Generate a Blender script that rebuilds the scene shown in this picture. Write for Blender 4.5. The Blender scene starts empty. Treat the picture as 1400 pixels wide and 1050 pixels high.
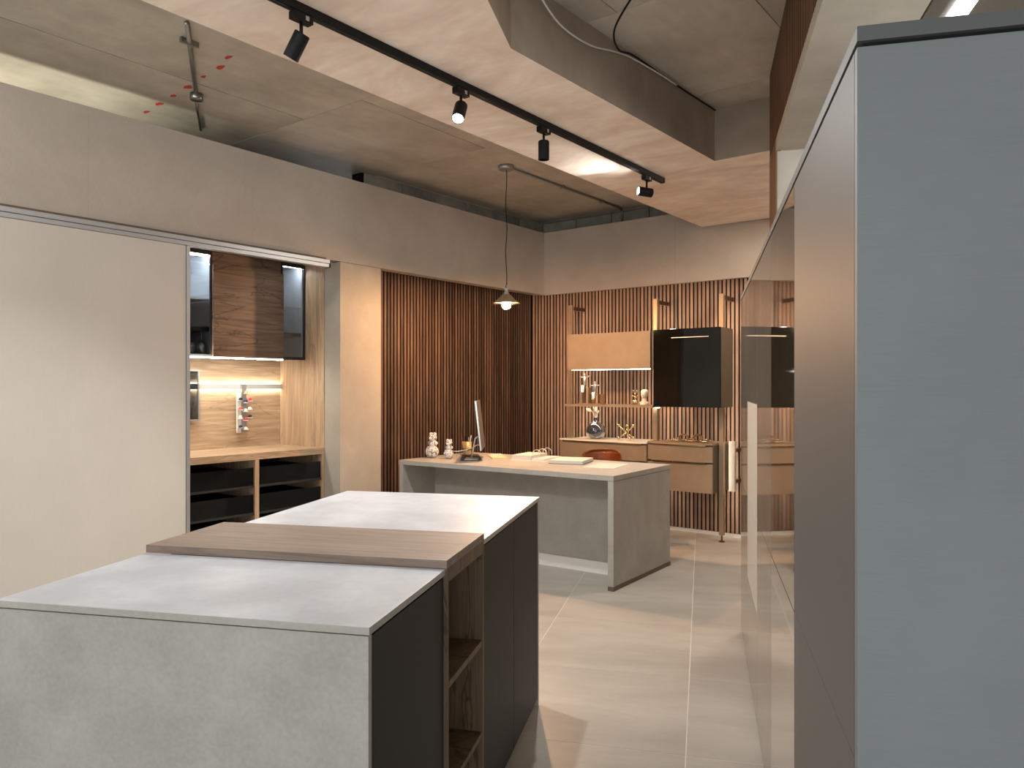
import bpy, bmesh, math, random
from mathutils import Vector, Matrix, noise
random.seed(7)
C = bpy.context.scene.collection
S = bpy.context.scene
F = 1040.0; EYE = 1.39; PI = math.pi
TB = math.atan(800/F)                       # room axis seen from the camera heading
TA = math.atan(260/F)                       # cabinet run / floor tile axis
DA = TB-TA
# ------------------------------------------------------------------ camera, world, lights, exposure
cd = bpy.data.cameras.new('camera'); cam = bpy.data.objects.new('camera', cd); C.objects.link(cam)
cam.location = (0, 0, EYE); cam.rotation_euler = (PI/2, 0, TB)
cd.sensor_width = 36; cd.lens = F/1400*36; cd.shift_y = 4/1400; cd.clip_start = .05
S.camera = cam
S.view_settings.view_transform = 'Standard'; S.view_settings.look = 'None'
S.view_settings.gamma = 1; S.view_settings.use_curve_mapping = False
S.view_settings.exposure = 0.62
W = bpy.data.worlds.new('world'); S.world = W; W.use_nodes = True
W.node_tree.nodes['Background'].inputs[0].default_value = (.93, .96, 1, 1)
W.node_tree.nodes['Background'].inputs[1].default_value = .27

def A2B(x, y):
    c, s = math.cos(DA), math.sin(DA)
    return (x*c-y*s, x*s+y*c)
def area(name, loc, aim, sx, sy, e, col):
    l = bpy.data.lights.new(name, 'AREA'); l.shape = 'RECTANGLE'; l.size = sx; l.size_y = sy; l.energy = e; l.color = col
    o = bpy.data.objects.new(name, l); C.objects.link(o); o.location = loc
    o.rotation_euler = (Vector(aim)-Vector(loc)).to_track_quat('-Z', 'Y').to_euler(); o['kind'] = 'helper'
    return o
def spot(name, loc, d, e, ang, blend, col, r=.02):
    l = bpy.data.lights.new(name, 'SPOT'); l.energy = e; l.spot_size = math.radians(ang); l.spot_blend = blend
    l.color = col; l.shadow_soft_size = r
    o = bpy.data.objects.new(name, l); C.objects.link(o); o.location = loc
    o.rotation_euler = Vector(d).to_track_quat('-Z', 'Y').to_euler(); o['kind'] = 'helper'
    return o
COOL = (.92, .97, 1.0); NEUT = (1, .99, .965); WARM = (1, .60, .33)
area('showroom_light', (-2.1, -.3, 2.84), (-1.8, 1.3, .5), 1.2, 1.4, 30, COOL)
area('showroom_light', (-3.6, -.3, 3.15), (-4.5, 1.6, 0.6), .3, .3, 34, NEUT)
area('rear_fill_light', (*A2B(.2, -2.9), 1.05), (*A2B(-.2, 1.2), 1.25), 3.4, 1.7, 64, COOL)  # unseen fill behind the camera, added in place of a window
area('soffit_fill_light', (*A2B(1.5, 1.9), 2.4), (*A2B(.6, 3.2), 2.66), .5, .5, 22, NEUT)  # unseen fill, added to brighten the cream soffit
area('back_of_house_light', (-5.35, 1.62, 2.1), (-5.0, 1.95, 3.22), .35, .3, 11, (1, .97, .80))
area('far_fill_light', (-1.70, 6.0, 2.86), (-1.9, 5.9, 0), .3, .8, 30, (1, .88, .74))  # unseen fill hidden behind the cabinets, added to lift the far floor

# ------------------------------------------------------------------ materials
def lin(c):
    c = c/255
    return c/12.92 if c <= .04045 else ((c+.055)/1.055)**2.4
def rgb(r, g, b): return (lin(r), lin(g), lin(b), 1)
def nm(name):
    m = bpy.data.materials.new(name); m.use_nodes = True
    n = m.node_tree.nodes; l = m.node_tree.links; b = n['Principled BSDF']
    return m, n, l, b
def flat(name, col, rough=.5, metal=0, spec=.5, coat=0, alpha=1, emit=None, es=0, trans=0, ior=1.45):
    m, n, l, b = nm(name)
    b.inputs['Base Color'].default_value = col; b.inputs['Roughness'].default_value = rough
    b.inputs['Metallic'].default_value = metal; b.inputs['Specular IOR Level'].default_value = spec
    b.inputs['Coat Weight'].default_value = coat; b.inputs['Alpha'].default_value = alpha
    b.inputs['Transmission Weight'].default_value = trans; b.inputs['IOR'].default_value = ior
    if emit: b.inputs['Emission Color'].default_value = emit; b.inputs['Emission Strength'].default_value = es
    return m
def mottled(name, c1, c2, rough=.5, scale=(3, 3, 3), det=8, bump=0, fine=None, spec=.4, lo=.35, hi=.65, rnd=0, wave=None, dist=0):
    """two-tone noise; fine = (scale vector, strength) adds a second layer; rnd varies value per object"""
    m, n, l, b = nm(name)
    tc = n.new('ShaderNodeTexCoord'); mp = n.new('ShaderNodeMapping'); mp.inputs['Scale'].default_value = scale
    l.new(tc.outputs['Object'], mp.inputs[0])
    src = mp.outputs[0]
    if rnd:
        oi = n.new('ShaderNodeObjectInfo'); ad = n.new('ShaderNodeVectorMath'); ad.operation = 'ADD'
        mu = n.new('ShaderNodeMath'); mu.operation = 'MULTIPLY'; mu.inputs[1].default_value = 37
        l.new(oi.outputs['Random'], mu.inputs[0]); l.new(src, ad.inputs[0]); l.new(mu.outputs[0], ad.inputs[1]); src = ad.outputs[0]
    nz = n.new('ShaderNodeTexNoise'); nz.inputs['Scale'].default_value = 1; nz.inputs['Detail'].default_value = det
    nz.inputs['Roughness'].default_value = .6; nz.inputs['Distortion'].default_value = dist
    l.new(src, nz.inputs['Vector'])
    mr = n.new('ShaderNodeMapRange'); mr.inputs[1].default_value = lo; mr.inputs[2].default_value = hi
    l.new(nz.outputs[0], mr.inputs[0])
    mx = n.new('ShaderNodeMix'); mx.data_type = 'RGBA'; mx.inputs[6].default_value = c1; mx.inputs[7].default_value = c2
    l.new(mr.outputs[0], mx.inputs[0]); out = mx.outputs[2]; h = nz.outputs[0]
    if fine:
        m2 = n.new('ShaderNodeMapping'); m2.inputs['Scale'].default_value = fine[0]; l.new(tc.outputs['Object'], m2.inputs[0])
        n2 = n.new('ShaderNodeTexNoise'); n2.inputs['Scale'].default_value = 1; n2.inputs['Detail'].default_value = 4; l.new(m2.outputs[0], n2.inputs['Vector'])
        r2 = n.new('ShaderNodeMapRange'); r2.inputs[1].default_value = .3; r2.inputs[2].default_value = .7
        r2.inputs[3].default_value = 1-fine[1]; r2.inputs[4].default_value = 1+fine[1]; l.new(n2.outputs[0], r2.inputs[0])
        vm = n.new('ShaderNodeVectorMath'); vm.operation = 'SCALE'; l.new(out, vm.inputs[0]); l.new(r2.outputs[0], vm.inputs['Scale']); out = vm.outputs[0]; h = n2.outputs[0]
    if rnd:
        r3 = n.new('ShaderNodeMapRange'); r3.inputs[3].default_value = 1-rnd; r3.inputs[4].default_value = 1+rnd
        l.new(oi.outputs['Random'], r3.inputs[0])
        v3 = n.new('ShaderNodeVectorMath'); v3.operation = 'SCALE'; l.new(out, v3.inputs[0]); l.new(r3.outputs[0], v3.inputs['Scale']); out = v3.outputs[0]
    l.new(out, b.inputs['Base Color'])
    b.inputs['Roughness'].default_value = rough; b.inputs['Specular IOR Level'].default_value = spec
    if bump:
        bp = n.new('ShaderNodeBump'); bp.inputs['Strength'].default_value = bump; bp.inputs['Distance'].default_value = .004
        l.new(h, bp.inputs['Height']); l.new(bp.outputs[0], b.inputs['Normal'])
    return m
def oak(name, axis, c1, c2, rough=.5, crack=.45):
    sc = [26, 26, 26]; sc['xyz'.index(axis)] = 1.6
    fs = [190, 190, 190]; fs['xyz'.index(axis)] = 6
    m = mottled(name, c1, c2, rough, tuple(sc), 8, .05, (tuple(fs), .14), .3, .25, .75, dist=1.4)
    n = m.node_tree.nodes; l = m.node_tree.links; b = n['Principled BSDF']
    src = b.inputs['Base Color'].links[0].from_socket
    tc = n.new('ShaderNodeTexCoord'); mp = n.new('ShaderNodeMapping'); cs = [4.5, 4.5, 4.5]; cs['xyz'.index(axis)] = 1.1; mp.inputs['Scale'].default_value = cs
    l.new(tc.outputs['Object'], mp.inputs[0]); nz = n.new('ShaderNodeTexNoise'); nz.inputs['Scale'].default_value = 1; nz.inputs['Detail'].default_value = 5; nz.inputs['Distortion'].default_value = .8
    l.new(mp.outputs[0], nz.inputs['Vector'])
    sb = n.new('ShaderNodeMath'); sb.operation = 'SUBTRACT'; sb.inputs[1].default_value = .5; l.new(nz.outputs[0], sb.inputs[0])
    ab = n.new('ShaderNodeMath'); ab.operation = 'ABSOLUTE'; l.new(sb.outputs[0], ab.inputs[0])
    mr = n.new('ShaderNodeMapRange'); mr.inputs[1].default_value = 0; mr.inputs[2].default_value = .012; mr.inputs[3].default_value = crack; mr.inputs[4].default_value = 1
    l.new(ab.outputs[0], mr.inputs[0]); vm = n.new('ShaderNodeVectorMath'); vm.operation = 'SCALE'; l.new(src, vm.inputs[0]); l.new(mr.outputs[0], vm.inputs['Scale'])
    l.new(vm.outputs[0], b.inputs['Base Color']); return m
M = {}
M['concrete'] = mottled('raw_concrete', rgb(172, 164, 150), rgb(200, 192, 178), .5, (2.2, 2.2, 2.2), 10, .1, ((14, 4, 9), .06), .35, rnd=.05)
M['concrete_dark'] = mottled('blockwork', rgb(118, 112, 102), rgb(146, 140, 128), .85, (6, 6, 6), 8, .4, rnd=.15)
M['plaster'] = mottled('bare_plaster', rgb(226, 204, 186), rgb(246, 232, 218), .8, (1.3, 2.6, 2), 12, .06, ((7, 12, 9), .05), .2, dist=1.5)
M['beam_side'] = mottled('shaded_plaster', rgb(150, 134, 118), rgb(166, 150, 133), .85, (1.3, 2.6, 2), 12, .05, ((7, 12, 9), .05), .2)  # darkened copy of the plaster: shade put into the beam's side faces
M['fabric'] = mottled('woven_wall_covering', rgb(164, 153, 141), rgb(171, 160, 148), .8, (3, 3, 3), 4, .05, ((500, 500, 30), .07), .2)
M['stone'] = mottled('mineral_laminate', rgb(158, 154, 146), rgb(172, 168, 160), .42, (5, 5, 5), 12, .03, ((90, 90, 90), .06), .4, lo=.38, hi=.7)
M['stone_top'] = mottled('mineral_worktop', rgb(172, 174, 178), rgb(194, 196, 200), .38, (4.5, 4.5, 4.5), 10, .03, ((50, 50, 50), .03), .45, lo=.38, hi=.68)
M['pillar'] = mottled('limestone_panel', rgb(162, 153, 139), rgb(174, 165, 151), .6, (4, 4, 3), 10, .02, ((70, 70, 70), .03), .3, lo=.38, hi=.75)
M['tile'] = mottled('porcelain_tile', rgb(158, 152, 144), rgb(178, 172, 163), .36, (1.2, 3.2, 3), 10, .02, ((8, 40, 8), .02), .45, rnd=.04, dist=.4)
M['grout'] = flat('tile_grout', rgb(214, 206, 194), .8)
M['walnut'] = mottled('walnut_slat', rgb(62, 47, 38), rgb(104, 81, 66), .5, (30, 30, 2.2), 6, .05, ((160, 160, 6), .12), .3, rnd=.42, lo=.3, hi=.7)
M['walnut_back'] = mottled('walnut_slat_lit', rgb(128, 101, 84), rgb(166, 135, 114), .5, (30, 30, 2.2), 6, .05, ((160, 160, 6), .10), .3, rnd=.25, lo=.3, hi=.7)  # lighter copy of the walnut with the LED glow put into its tone
M['walnut_edge'] = mottled('walnut_fascia', rgb(96, 66, 46), rgb(134, 98, 72), .5, (30, 30, 2.2), 6, .05, ((160, 160, 6), .12), .3, rnd=.2)
M['cornice'] = flat('shaded_grey_cornice', rgb(88, 90, 89), .55)  # darker than the end panel, with shade put into the grey
M['felt'] = flat('black_felt', rgb(22, 16, 13), .95, spec=.1)
M['oak_h'] = oak('oak_grain_y', 'y', rgb(146, 118, 90), rgb(204, 176, 144), crack=.7)
M['oak_v'] = oak('oak_grain_z', 'z', rgb(150, 122, 94), rgb(204, 176, 144), crack=.75)
M['oak_dark'] = oak('oak_dark_grain_y', 'y', rgb(76, 59, 48), rgb(134, 111, 93))
M['oak_top'] = oak('oak_pale_grain_x', 'x', rgb(112, 96, 84), rgb(148, 131, 118), crack=.85)
M['oak_side'] = oak('oak_brown_grain_z', 'z', rgb(84, 66, 50), rgb(120, 98, 76))
M['anthracite'] = flat('anthracite_lacquer', rgb(46, 46, 45), .55, spec=.3)
M['black'] = flat('black_metal', rgb(6, 6, 6), .55, spec=.3)
M['void'] = flat('dark_recess', rgb(14, 13, 12), .9)
M['alu'] = flat('brushed_aluminium', rgb(178, 178, 178), .42, .8)
M['rail_grey'] = flat('pale_anodised_profile', rgb(186, 184, 178), .5)
M['steel'] = flat('galvanised_steel', rgb(150, 150, 146), .35, 1)
M['champagne'] = flat('champagne_metal', rgb(170, 148, 122), .42, .6)
M['bronze'] = flat('bronze_metal', rgb(120, 92, 66), .35, .9)
M['gold'] = flat('polished_gold', rgb(232, 212, 170), .18, 1)
M['silver'] = flat('polished_silver', rgb(205, 202, 196), .3, 1)
M['door'] = mottled('pale_sliding_door', rgb(178, 170, 160), rgb(185, 177, 167), .5, (1, 1, 1), 4, .02, ((300, 300, 20), .02), .35)
M['tan'] = mottled('tan_lacquer', rgb(142, 123, 102), rgb(152, 133, 112), .6, (5, 5, 5), 8, 0, None, .4)
M['tan_dark'] = flat('brown_carcass', rgb(96, 82, 68), .5)
M['white'] = flat('white_lacquer', rgb(226, 222, 214), .4)
M['cream'] = mottled('cream_soffit', rgb(176, 168, 154), rgb(190, 182, 168), .7, (3, 5, 3), 8, .02, None, .3)
M['endgrey'] = mottled('grey_end_panel', rgb(116, 120, 121), rgb(122, 126, 127), .55, (2, 2, 2), 4, .03, ((12, 12, 400), .03), .3)
M['satin'] = flat('satin_taupe_lacquer', rgb(98, 95, 92), .5, .0, spec=.22)
M['gloss'] = flat('gloss_taupe_lacquer', rgb(112, 100, 86), .03, .35, spec=1, coat=1)
M['semi'] = flat('satin_gloss_front', rgb(128, 117, 104), .05, 0, spec=.32)
M['cab_stone'] = flat('pale_front', rgb(176, 168, 156), .5)
M['blackglass'] = flat('black_glass', rgb(6, 7, 7), .04, spec=.6)
M['smoke'] = flat('smoked_glass', rgb(20, 20, 21), .05, spec=.5, alpha=.78)
M['interior'] = flat('grey_interior', rgb(150, 154, 160), .4)
M['slat_core'] = flat('slat_dark_core', rgb(34, 24, 19), .8, spec=.2)
def glass(name, col, rough=0, tint=.12):
    m, n, l, b = nm(name); n.remove(b); o = n['Material Output']
    t = n.new('ShaderNodeBsdfTransparent'); g = n.new('ShaderNodeBsdfGlossy'); g.inputs[1].default_value = rough
    t.inputs[0].default_value = col; mx = n.new('ShaderNodeMixShader'); lw = n.new('ShaderNodeLayerWeight'); lw.inputs[0].default_value = .35
    ad = n.new('ShaderNodeMath'); ad.operation = 'MULTIPLY_ADD'; ad.inputs[1].default_value = .3; ad.inputs[2].default_value = tint; l.new(lw.outputs['Fresnel'], ad.inputs[0])
    l.new(ad.outputs[0], mx.inputs[0]); l.new(t.outputs[0], mx.inputs[1]); l.new(g.outputs[0], mx.inputs[2]); l.new(mx.outputs[0], o.inputs[0])
    return m
M['glass'] = glass('clear_glass', (.93, .96, .97, 1), tint=.08)
M['wineglass'] = glass('wine_glass', (.9, .93, .95, 1), tint=.3)
M['dimglass'] = glass('grey_glass', (.55, .6, .66, 1), tint=.10)
M['led'] = flat('led_white', rgb(255, 255, 255), emit=(1, .95, .86, 1), es=40)
M['led_warm'] = flat('led_warm', rgb(255, 240, 220), emit=(1, .84, .66, 1), es=19)
M['led_cool'] = flat('led_cool', rgb(255, 255, 255), emit=(.9, .95, 1, 1), es=50)
M['lens'] = flat('lamp_lens', rgb(255, 255, 255), emit=(1, .97, .93, 1), es=60)
M['tube_led'] = flat('luminaire_tube', rgb(255, 255, 255), emit=(1, 1, 1, 1), es=8)
M['bulb'] = flat('filament_bulb', rgb(255, 220, 170), emit=(1, .56, .28, 1), es=1800)
M['leather'] = mottled('cognac_leather', rgb(126, 66, 30), rgb(150, 84, 42), .4, (12, 12, 12), 4, .05)
M['paper'] = flat('paper', rgb(204, 198, 190), .7)
M['note'] = flat('cream_paper', rgb(206, 190, 146), .7)
M['pad'] = flat('dark_matt_brown', rgb(74, 66, 62), .7)
M['cup'] = flat('brass_cup', rgb(190, 160, 116), .4, .4)
M['cream_ceramic'] = flat('cream_ceramic', rgb(226, 216, 200), .45)
M['red'] = flat('red_pod', rgb(200, 50, 44), .4); M['violet'] = flat('violet_pod', rgb(48, 34, 74), .4)
M['amber'] = flat('amber_pod', rgb(206, 160, 104), .4); M['blackpod'] = flat('black_pod', rgb(20, 18, 20), .4)
M['redpaint'] = flat('red_marker_paint', rgb(186, 66, 58), .8)
M['leafdry'] = flat('dried_leaf', rgb(226, 214, 196), .7)
M['vaseglass'] = flat('smoked_vase_glass', rgb(90, 100, 112), .03, .25, spec=1, coat=1, trans=.5)
def speckle():
    m, n, l, b = nm('speckled_ceramic')
    tc = n.new('ShaderNodeTexCoord'); nz = n.new('ShaderNodeTexNoise'); nz.inputs['Scale'].default_value = 75; nz.inputs['Detail'].default_value = 2
    l.new(tc.outputs['Object'], nz.inputs['Vector']); cr = n.new('ShaderNodeValToRGB'); l.new(nz.outputs[0], cr.inputs[0])
    cr.color_ramp.elements[0].position = .40; cr.color_ramp.elements[0].color = rgb(30, 26, 24)
    cr.color_ramp.elements[1].position = .46; cr.color_ramp.elements[1].color = rgb(232, 222, 212)
    l.new(cr.outputs[0], b.inputs['Base Color']); b.inputs['Roughness'].default_value = .35
    return m
M['speckle'] = speckle()

# ------------------------------------------------------------------ geometry helpers
def bm_(): return bmesh.new()
def box(bm, x0, x1, y0, y1, z0, z1, bev=0):
    if x0 > x1: x0, x1 = x1, x0
    if y0 > y1: y0, y1 = y1, y0
    vs = [bm.verts.new((x, y, z)) for x in (x0, x1) for y in (y0, y1) for z in (z0, z1)]
    fs = [(0, 1, 3, 2), (4, 6, 7, 5), (0, 4, 5, 1), (2, 3, 7, 6), (0, 2, 6, 4), (1, 5, 7, 3)]
    F_ = [bm.faces.new([vs[i] for i in f]) for f in fs]
    if bev:
        es = list({e for f in F_ for e in f.edges})
        bmesh.ops.bevel(bm, geom=es, offset=bev, segments=2, affect='EDGES', profile=.6)
    return bm
def prism(bm, pts, z0, z1):
    a = [bm.verts.new((x, y, z0)) for x, y in pts]; b = [bm.verts.new((x, y, z1)) for x, y in pts]
    bm.faces.new(list(reversed(a))); bm.faces.new(b)
    for i in range(len(pts)):
        j = (i+1) % len(pts); bm.faces.new((a[i], a[j], b[j], b[i]))
    return bm
def xf(bm, mat, f):
    n0 = set(bm.verts); f(); new = [v for v in bm.verts if v not in n0]
    bmesh.ops.transform(bm, matrix=mat, verts=new)
def tube(bm, pts, r, seg=8, cap=True):
    pts = [Vector(p) for p in pts]; rings = []
    up = None
    for i, p in enumerate(pts):
        d = (pts[min(i+1, len(pts)-1)]-pts[max(i-1, 0)]).normalized()
        if up is None: up = Vector((0, 0, 1)) if abs(d.z) < .9 else Vector((1, 0, 0))
        u = d.cross(up).normalized(); v = u.cross(d).normalized(); up = v
        rr = r[i] if isinstance(r, (list, tuple)) else r
        rings.append([bm.verts.new(p+u*math.cos(2*PI*k/seg)*rr+v*math.sin(2*PI*k/seg)*rr) for k in range(seg)])
    for a, b in zip(rings, rings[1:]):
        for k in range(seg):
            bm.faces.new((a[k], a[(k+1) % seg], b[(k+1) % seg], b[k]))
    if cap: bm.faces.new(list(reversed(rings[0]))); bm.faces.new(rings[-1])
    return bm
def curve(pts, n=6):
    P_ = [Vector(p) for p in pts]; P_ = [P_[0]*2-P_[1]]+P_+[P_[-1]*2-P_[-2]]; out = []
    for i in range(1, len(P_)-2):
        for k in range(n):
            t = k/n; a, b, c, d = P_[i-1:i+3]
            out.append(.5*((2*b)+(c-a)*t+(2*a-5*b+4*c-d)*t*t+(3*b-a-3*c+d)*t**3))
    return out+[P_[-2]]
def lathe(bm, prof, c=(0, 0, 0), seg=24, cap=True):
    rings = []
    for r, z in prof:
        rings.append([bm.verts.new((c[0]+r*math.cos(2*PI*k/seg), c[1]+r*math.sin(2*PI*k/seg), c[2]+z)) for k in range(seg)])
    for a, b in zip(rings, rings[1:]):
        for k in range(seg): bm.faces.new((a[k], a[(k+1) % seg], b[(k+1) % seg], b[k]))
    if cap:
        bm.faces.new(list(reversed(rings[0]))); bm.faces.new(rings[-1])
    return bm
def ball(bm, c, r, sub=2, sc=(1, 1, 1)):
    mt = Matrix.Translation(c) @ Matrix.Diagonal((*sc, 1))
    bmesh.ops.create_icosphere(bm, subdivisions=sub, radius=r, matrix=mt); return bm
def link(name, bm, mat, parent=None, smooth=False):
    bmesh.ops.recalc_face_normals(bm, faces=bm.faces)
    me = bpy.data.meshes.new(name); bm.to_mesh(me); bm.free()
    if smooth:
        for p in me.polygons: p.use_smooth = True
    if mat: me.materials.append(M[mat])
    o = bpy.data.objects.new(name, me); C.objects.link(o)
    if parent: o.parent = parent
    return o
def tag(o, label=None, cat=None, group=None, kind=None):
    if label: o['label'] = label
    if cat: o['category'] = cat
    if group: o['group'] = group
    if kind: o['kind'] = kind
    return o
class T:
    """a thing: Empty at loc (given in its frame), parts given in frame coordinates"""
    def __init__(s, name, label, cat, loc=(0, 0, 0), frame='B', rot=0, group=None, kind=None):
        s.e = bpy.data.objects.new(name, None); C.objects.link(s.e); s.e.empty_display_size = .1
        s.loc = Vector(loc)
        if frame == 'A': x, y = A2B(loc[0], loc[1]); s.e.location = (x, y, loc[2]); s.e.rotation_euler = (0, 0, DA+rot)
        else: s.e.location = loc; s.e.rotation_euler = (0, 0, rot)
        tag(s.e, label, cat, group, kind)
    def part(s, name, bm, mat, smooth=False, parent=None, label=None, kind=None):
        bmesh.ops.translate(bm, verts=bm.verts, vec=-s.loc)
        o = link(name, bm, mat, parent or s.e, smooth); tag(o, label, kind=kind); return o
def one(name, bm, mat, label, cat, group=None, loc=None, frame='B', rot=0, smooth=False, kind=None):
    """single-mesh thing: geometry in frame coords around loc"""
    loc = Vector(loc or (0, 0, 0)); bmesh.ops.translate(bm, verts=bm.verts, vec=-loc)
    o = link(name, bm, mat, None, smooth)
    if frame == 'A': x, y = A2B(loc[0], loc[1]); o.location = (x, y, loc[2]); o.rotation_euler = (0, 0, DA+rot)
    else: o.location = loc; o.rotation_euler = (0, 0, rot)
    return tag(o, label, cat, group, kind)
def struct(name, bm, mat, frame='B'):
    o = link(name, bm, mat); o['kind'] = 'structure'
    if frame == 'A': o.rotation_euler = (0, 0, DA)
    return o
def copyparts(o, parent=None):
    c = o.copy(); C.objects.link(c); c.parent = parent
    for ch in list(o.children): copyparts(ch, c)
    return c
def piece(proto_mesh, name, loc, parent, rot=(0, 0, 0), scale=(1, 1, 1)):
    o = bpy.data.objects.new(name, proto_mesh); C.objects.link(o); o.parent = parent
    o.location = loc; o.rotation_euler = rot; o.scale = scale; return o
def mesh_of(name, bm, mat, smooth=False):
    bmesh.ops.recalc_face_normals(bm, faces=bm.faces); me = bpy.data.meshes.new(name); bm.to_mesh(me); bm.free()
    me.materials.append(M[mat])
    return me

# ================================================================== STRUCTURE
CEIL = 3.22
XW = -4.975                                  # left wall plane behind the slats
YW = 6.83
# floor: grout bed + porcelain tiles in the cabinet-run axis
fl = struct('floor', box(bm_(), -7, 4.5, -3.2, 7.3, -.08, -.0008), 'grout')
P = .795; tg = .004
tm = mesh_of('tile', box(bm_(), -P/2+tg/2, P/2-tg/2, -P/2+tg/2, P/2-tg/2, -.012, 0), 'tile')
for i in range(-10, 7):
    for j in range(-5, 12):
        cx = -.06+P*(i+.5); cy = 4.53+P*(j-5+.5)
        x, y = A2B(cx, cy)
        if -5.9 < x < 2.6 and -1.6 < y < 6.55+.4 and not (y > 6.95):
            piece(tm, 'tile', (x, y, 0), fl, (0, 0, DA))
# ceiling: slab and board-marked panels with recessed joints
ce = struct('ceiling', box(bm_(), -7, 4.5, -3.2, 7.6, CEIL+.012, CEIL+.2), 'concrete_dark')
rows = [(-1.62, .82, (-6.16, -3.72, -1.28, 1.16)), (.82, 3.26, (-6.75, -4.31, -1.85, .57, 3.0)),
        (3.26, 4.5, (-6.16, -3.72, -1.28, 1.16)), (4.5, 6.94, (-7.4, -4.95, -2.5, -.06)), (6.94, 7.5, (-6.75, -4.31, -1.87))]
pms = {}
for y0, y1, xs in rows:
    for a, b in zip(xs, xs[1:]):
        k = round(y1-y0, 2)
        if k not in pms: pms[k] = mesh_of('panel', box(bm_(), -1.2175, 1.2175, -(y1-y0)/2+.0025, (y1-y0)/2-.0025, 0, .014), 'concrete')
        piece(pms[k], 'panel', ((a+b)/2, (y0+y1)/2, CEIL+random.choice((0, .0008, .0015))), ce)
# red setting-out dabs on the slab
for i, (x, y, s) in enumerate([(-3.821, 2.385, .030), (-3.98, 2.433, .036), (-4.18, 2.447, .022), (-4.397, 2.474, .034), (-4.603, 2.492, .024), (-4.805, 2.508, .034), (-5.015, 2.528, .03)]):
    b = bm_(); pts = [(x+s*math.cos(t)*(1+.25*math.sin(3*t+i)), y+s*.55*math.sin(t)*(1+.2*math.cos(2*t+i))) for t in [k*PI/7 for k in range(14)]]
    prism(b, pts, CEIL-.0012, CEIL+.001); link('paint_mark', b, 'redpaint', ce)
# plastered downstand beam with a splayed near end and a return to the right
bp = [(-2.92, -3.0), (-1.3, -3.0), (-1.3, 1.1), (-2.045, 2.65), (-2.0, 4.79), (3.2, 4.79), (3.2, 6.70), (-2.92, 6.70)]
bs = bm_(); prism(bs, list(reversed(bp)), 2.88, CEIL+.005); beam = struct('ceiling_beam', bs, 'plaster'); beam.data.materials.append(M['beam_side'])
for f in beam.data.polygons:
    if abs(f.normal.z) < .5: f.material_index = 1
# walls
wl = struct('wall_left', box(bm_(), XW-.12, XW, 4.36, 7.14, 0, CEIL), 'felt')
struct('wall_left_rear', box(bm_(), -6.0, -5.88, -1.2, 4.36, 0, CEIL), 'concrete_dark')
wb = struct('wall_back', box(bm_(), XW-.12, 3.2, YW, YW+.10, 0, 3.0), 'felt')
wbu = struct('wall_rear', box(bm_(), -6, 3.2, 7.02, 7.14, 0, CEIL), 'concrete_dark')
struct('wall_side', box(bm_(), 3.2, 3.32, -3.2, 7.14, 0, CEIL), 'concrete_dark')
# blockwork course visible over the top of the bands
blk = mesh_of('block', box(bm_(), -.215, .215, -.012, .012, -.1025, .1025, .003), 'concrete_dark')
for k in range(7): piece(blk, 'block', (-4.72+.44*k, 7.008, 3.115), wbu)
for k in range(6): piece(blk, 'block', (XW+.012, 4.6+.44*k, 3.115), wl, (0, 0, PI/2))
def slat_mesh(x0, x1, y0, y1, z0, z1, mat, front):
    b = bm_(); box(b, x0, x1, y0, y1, z0, z1); me = mesh_of('slat', b, 'slat_core'); me.materials.append(M[mat])
    for p in me.polygons:
        if p.normal.dot(Vector(front)) > .9: p.material_index = 1
    return me
# slats: back wall, left wall
SP = .0405
slat_b = slat_mesh(-.0135, .0135, -.02, 0, .035, 2.40, 'walnut_back', (0, -1, 0))
n = 0; x = -4.955+.02
while x < -.3:
    piece(slat_b, 'slat', (x, YW, 0), wb); x += SP; n += 1
slat_l = slat_mesh(0, .02, -.0135, .0135, .035, 2.40, 'walnut', (1, 0, 0))
y = 4.375
while y < 6.80:
    piece(slat_l, 'slat', (XW, y, 0), wl); y += SP
struct('baseboard_back', box(bm_(), XW+.022, -.3, YW-.018, YW-.001, 0, .033), 'white')
# fabric bands with seams
t1 = struct('trim_1', box(bm_(), -4.86, -4.742, -1.2, 6.74, 2.385, 3.045), 'fabric')
ys = [-1.2, -.15, .95, 2.04, 3.14, 4.24, 5.34, 6.72]
for a, b in zip(ys, ys[1:]):
    link('panel', box(bm_(), -4.742, -4.73, a+.0002, b-.0002, 2.38, 3.05), 'fabric', t1)
t2 = struct('trim_2', box(bm_(), -4.74, 3.0, 6.732, 6.80, 2.385, 3.045), 'fabric')
xs = [-4.74, -3.2, -2.1, -1.0, .1, 1.2, 3.0]
for a, b in zip(xs, xs[1:]):
    link('panel', box(bm_(), a+.0006, b-.0006, 6.72, 6.732, 2.38, 3.05, .001), 'fabric', t2)
# stone-clad pier between niche and slats
pr = struct('trim_3', box(bm_(), -4.95, -4.75, 3.945, 4.345, 0, 2.375), 'pillar')
link('panel', box(bm_(), -4.752, -4.732, 3.93, 4.36, 0, 2.378, .001), 'pillar', pr)
link('panel', box(bm_(), -4.925, -4.7535, 3.932, 3.947, 0, 2.378, .001), 'pillar', pr)
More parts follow.
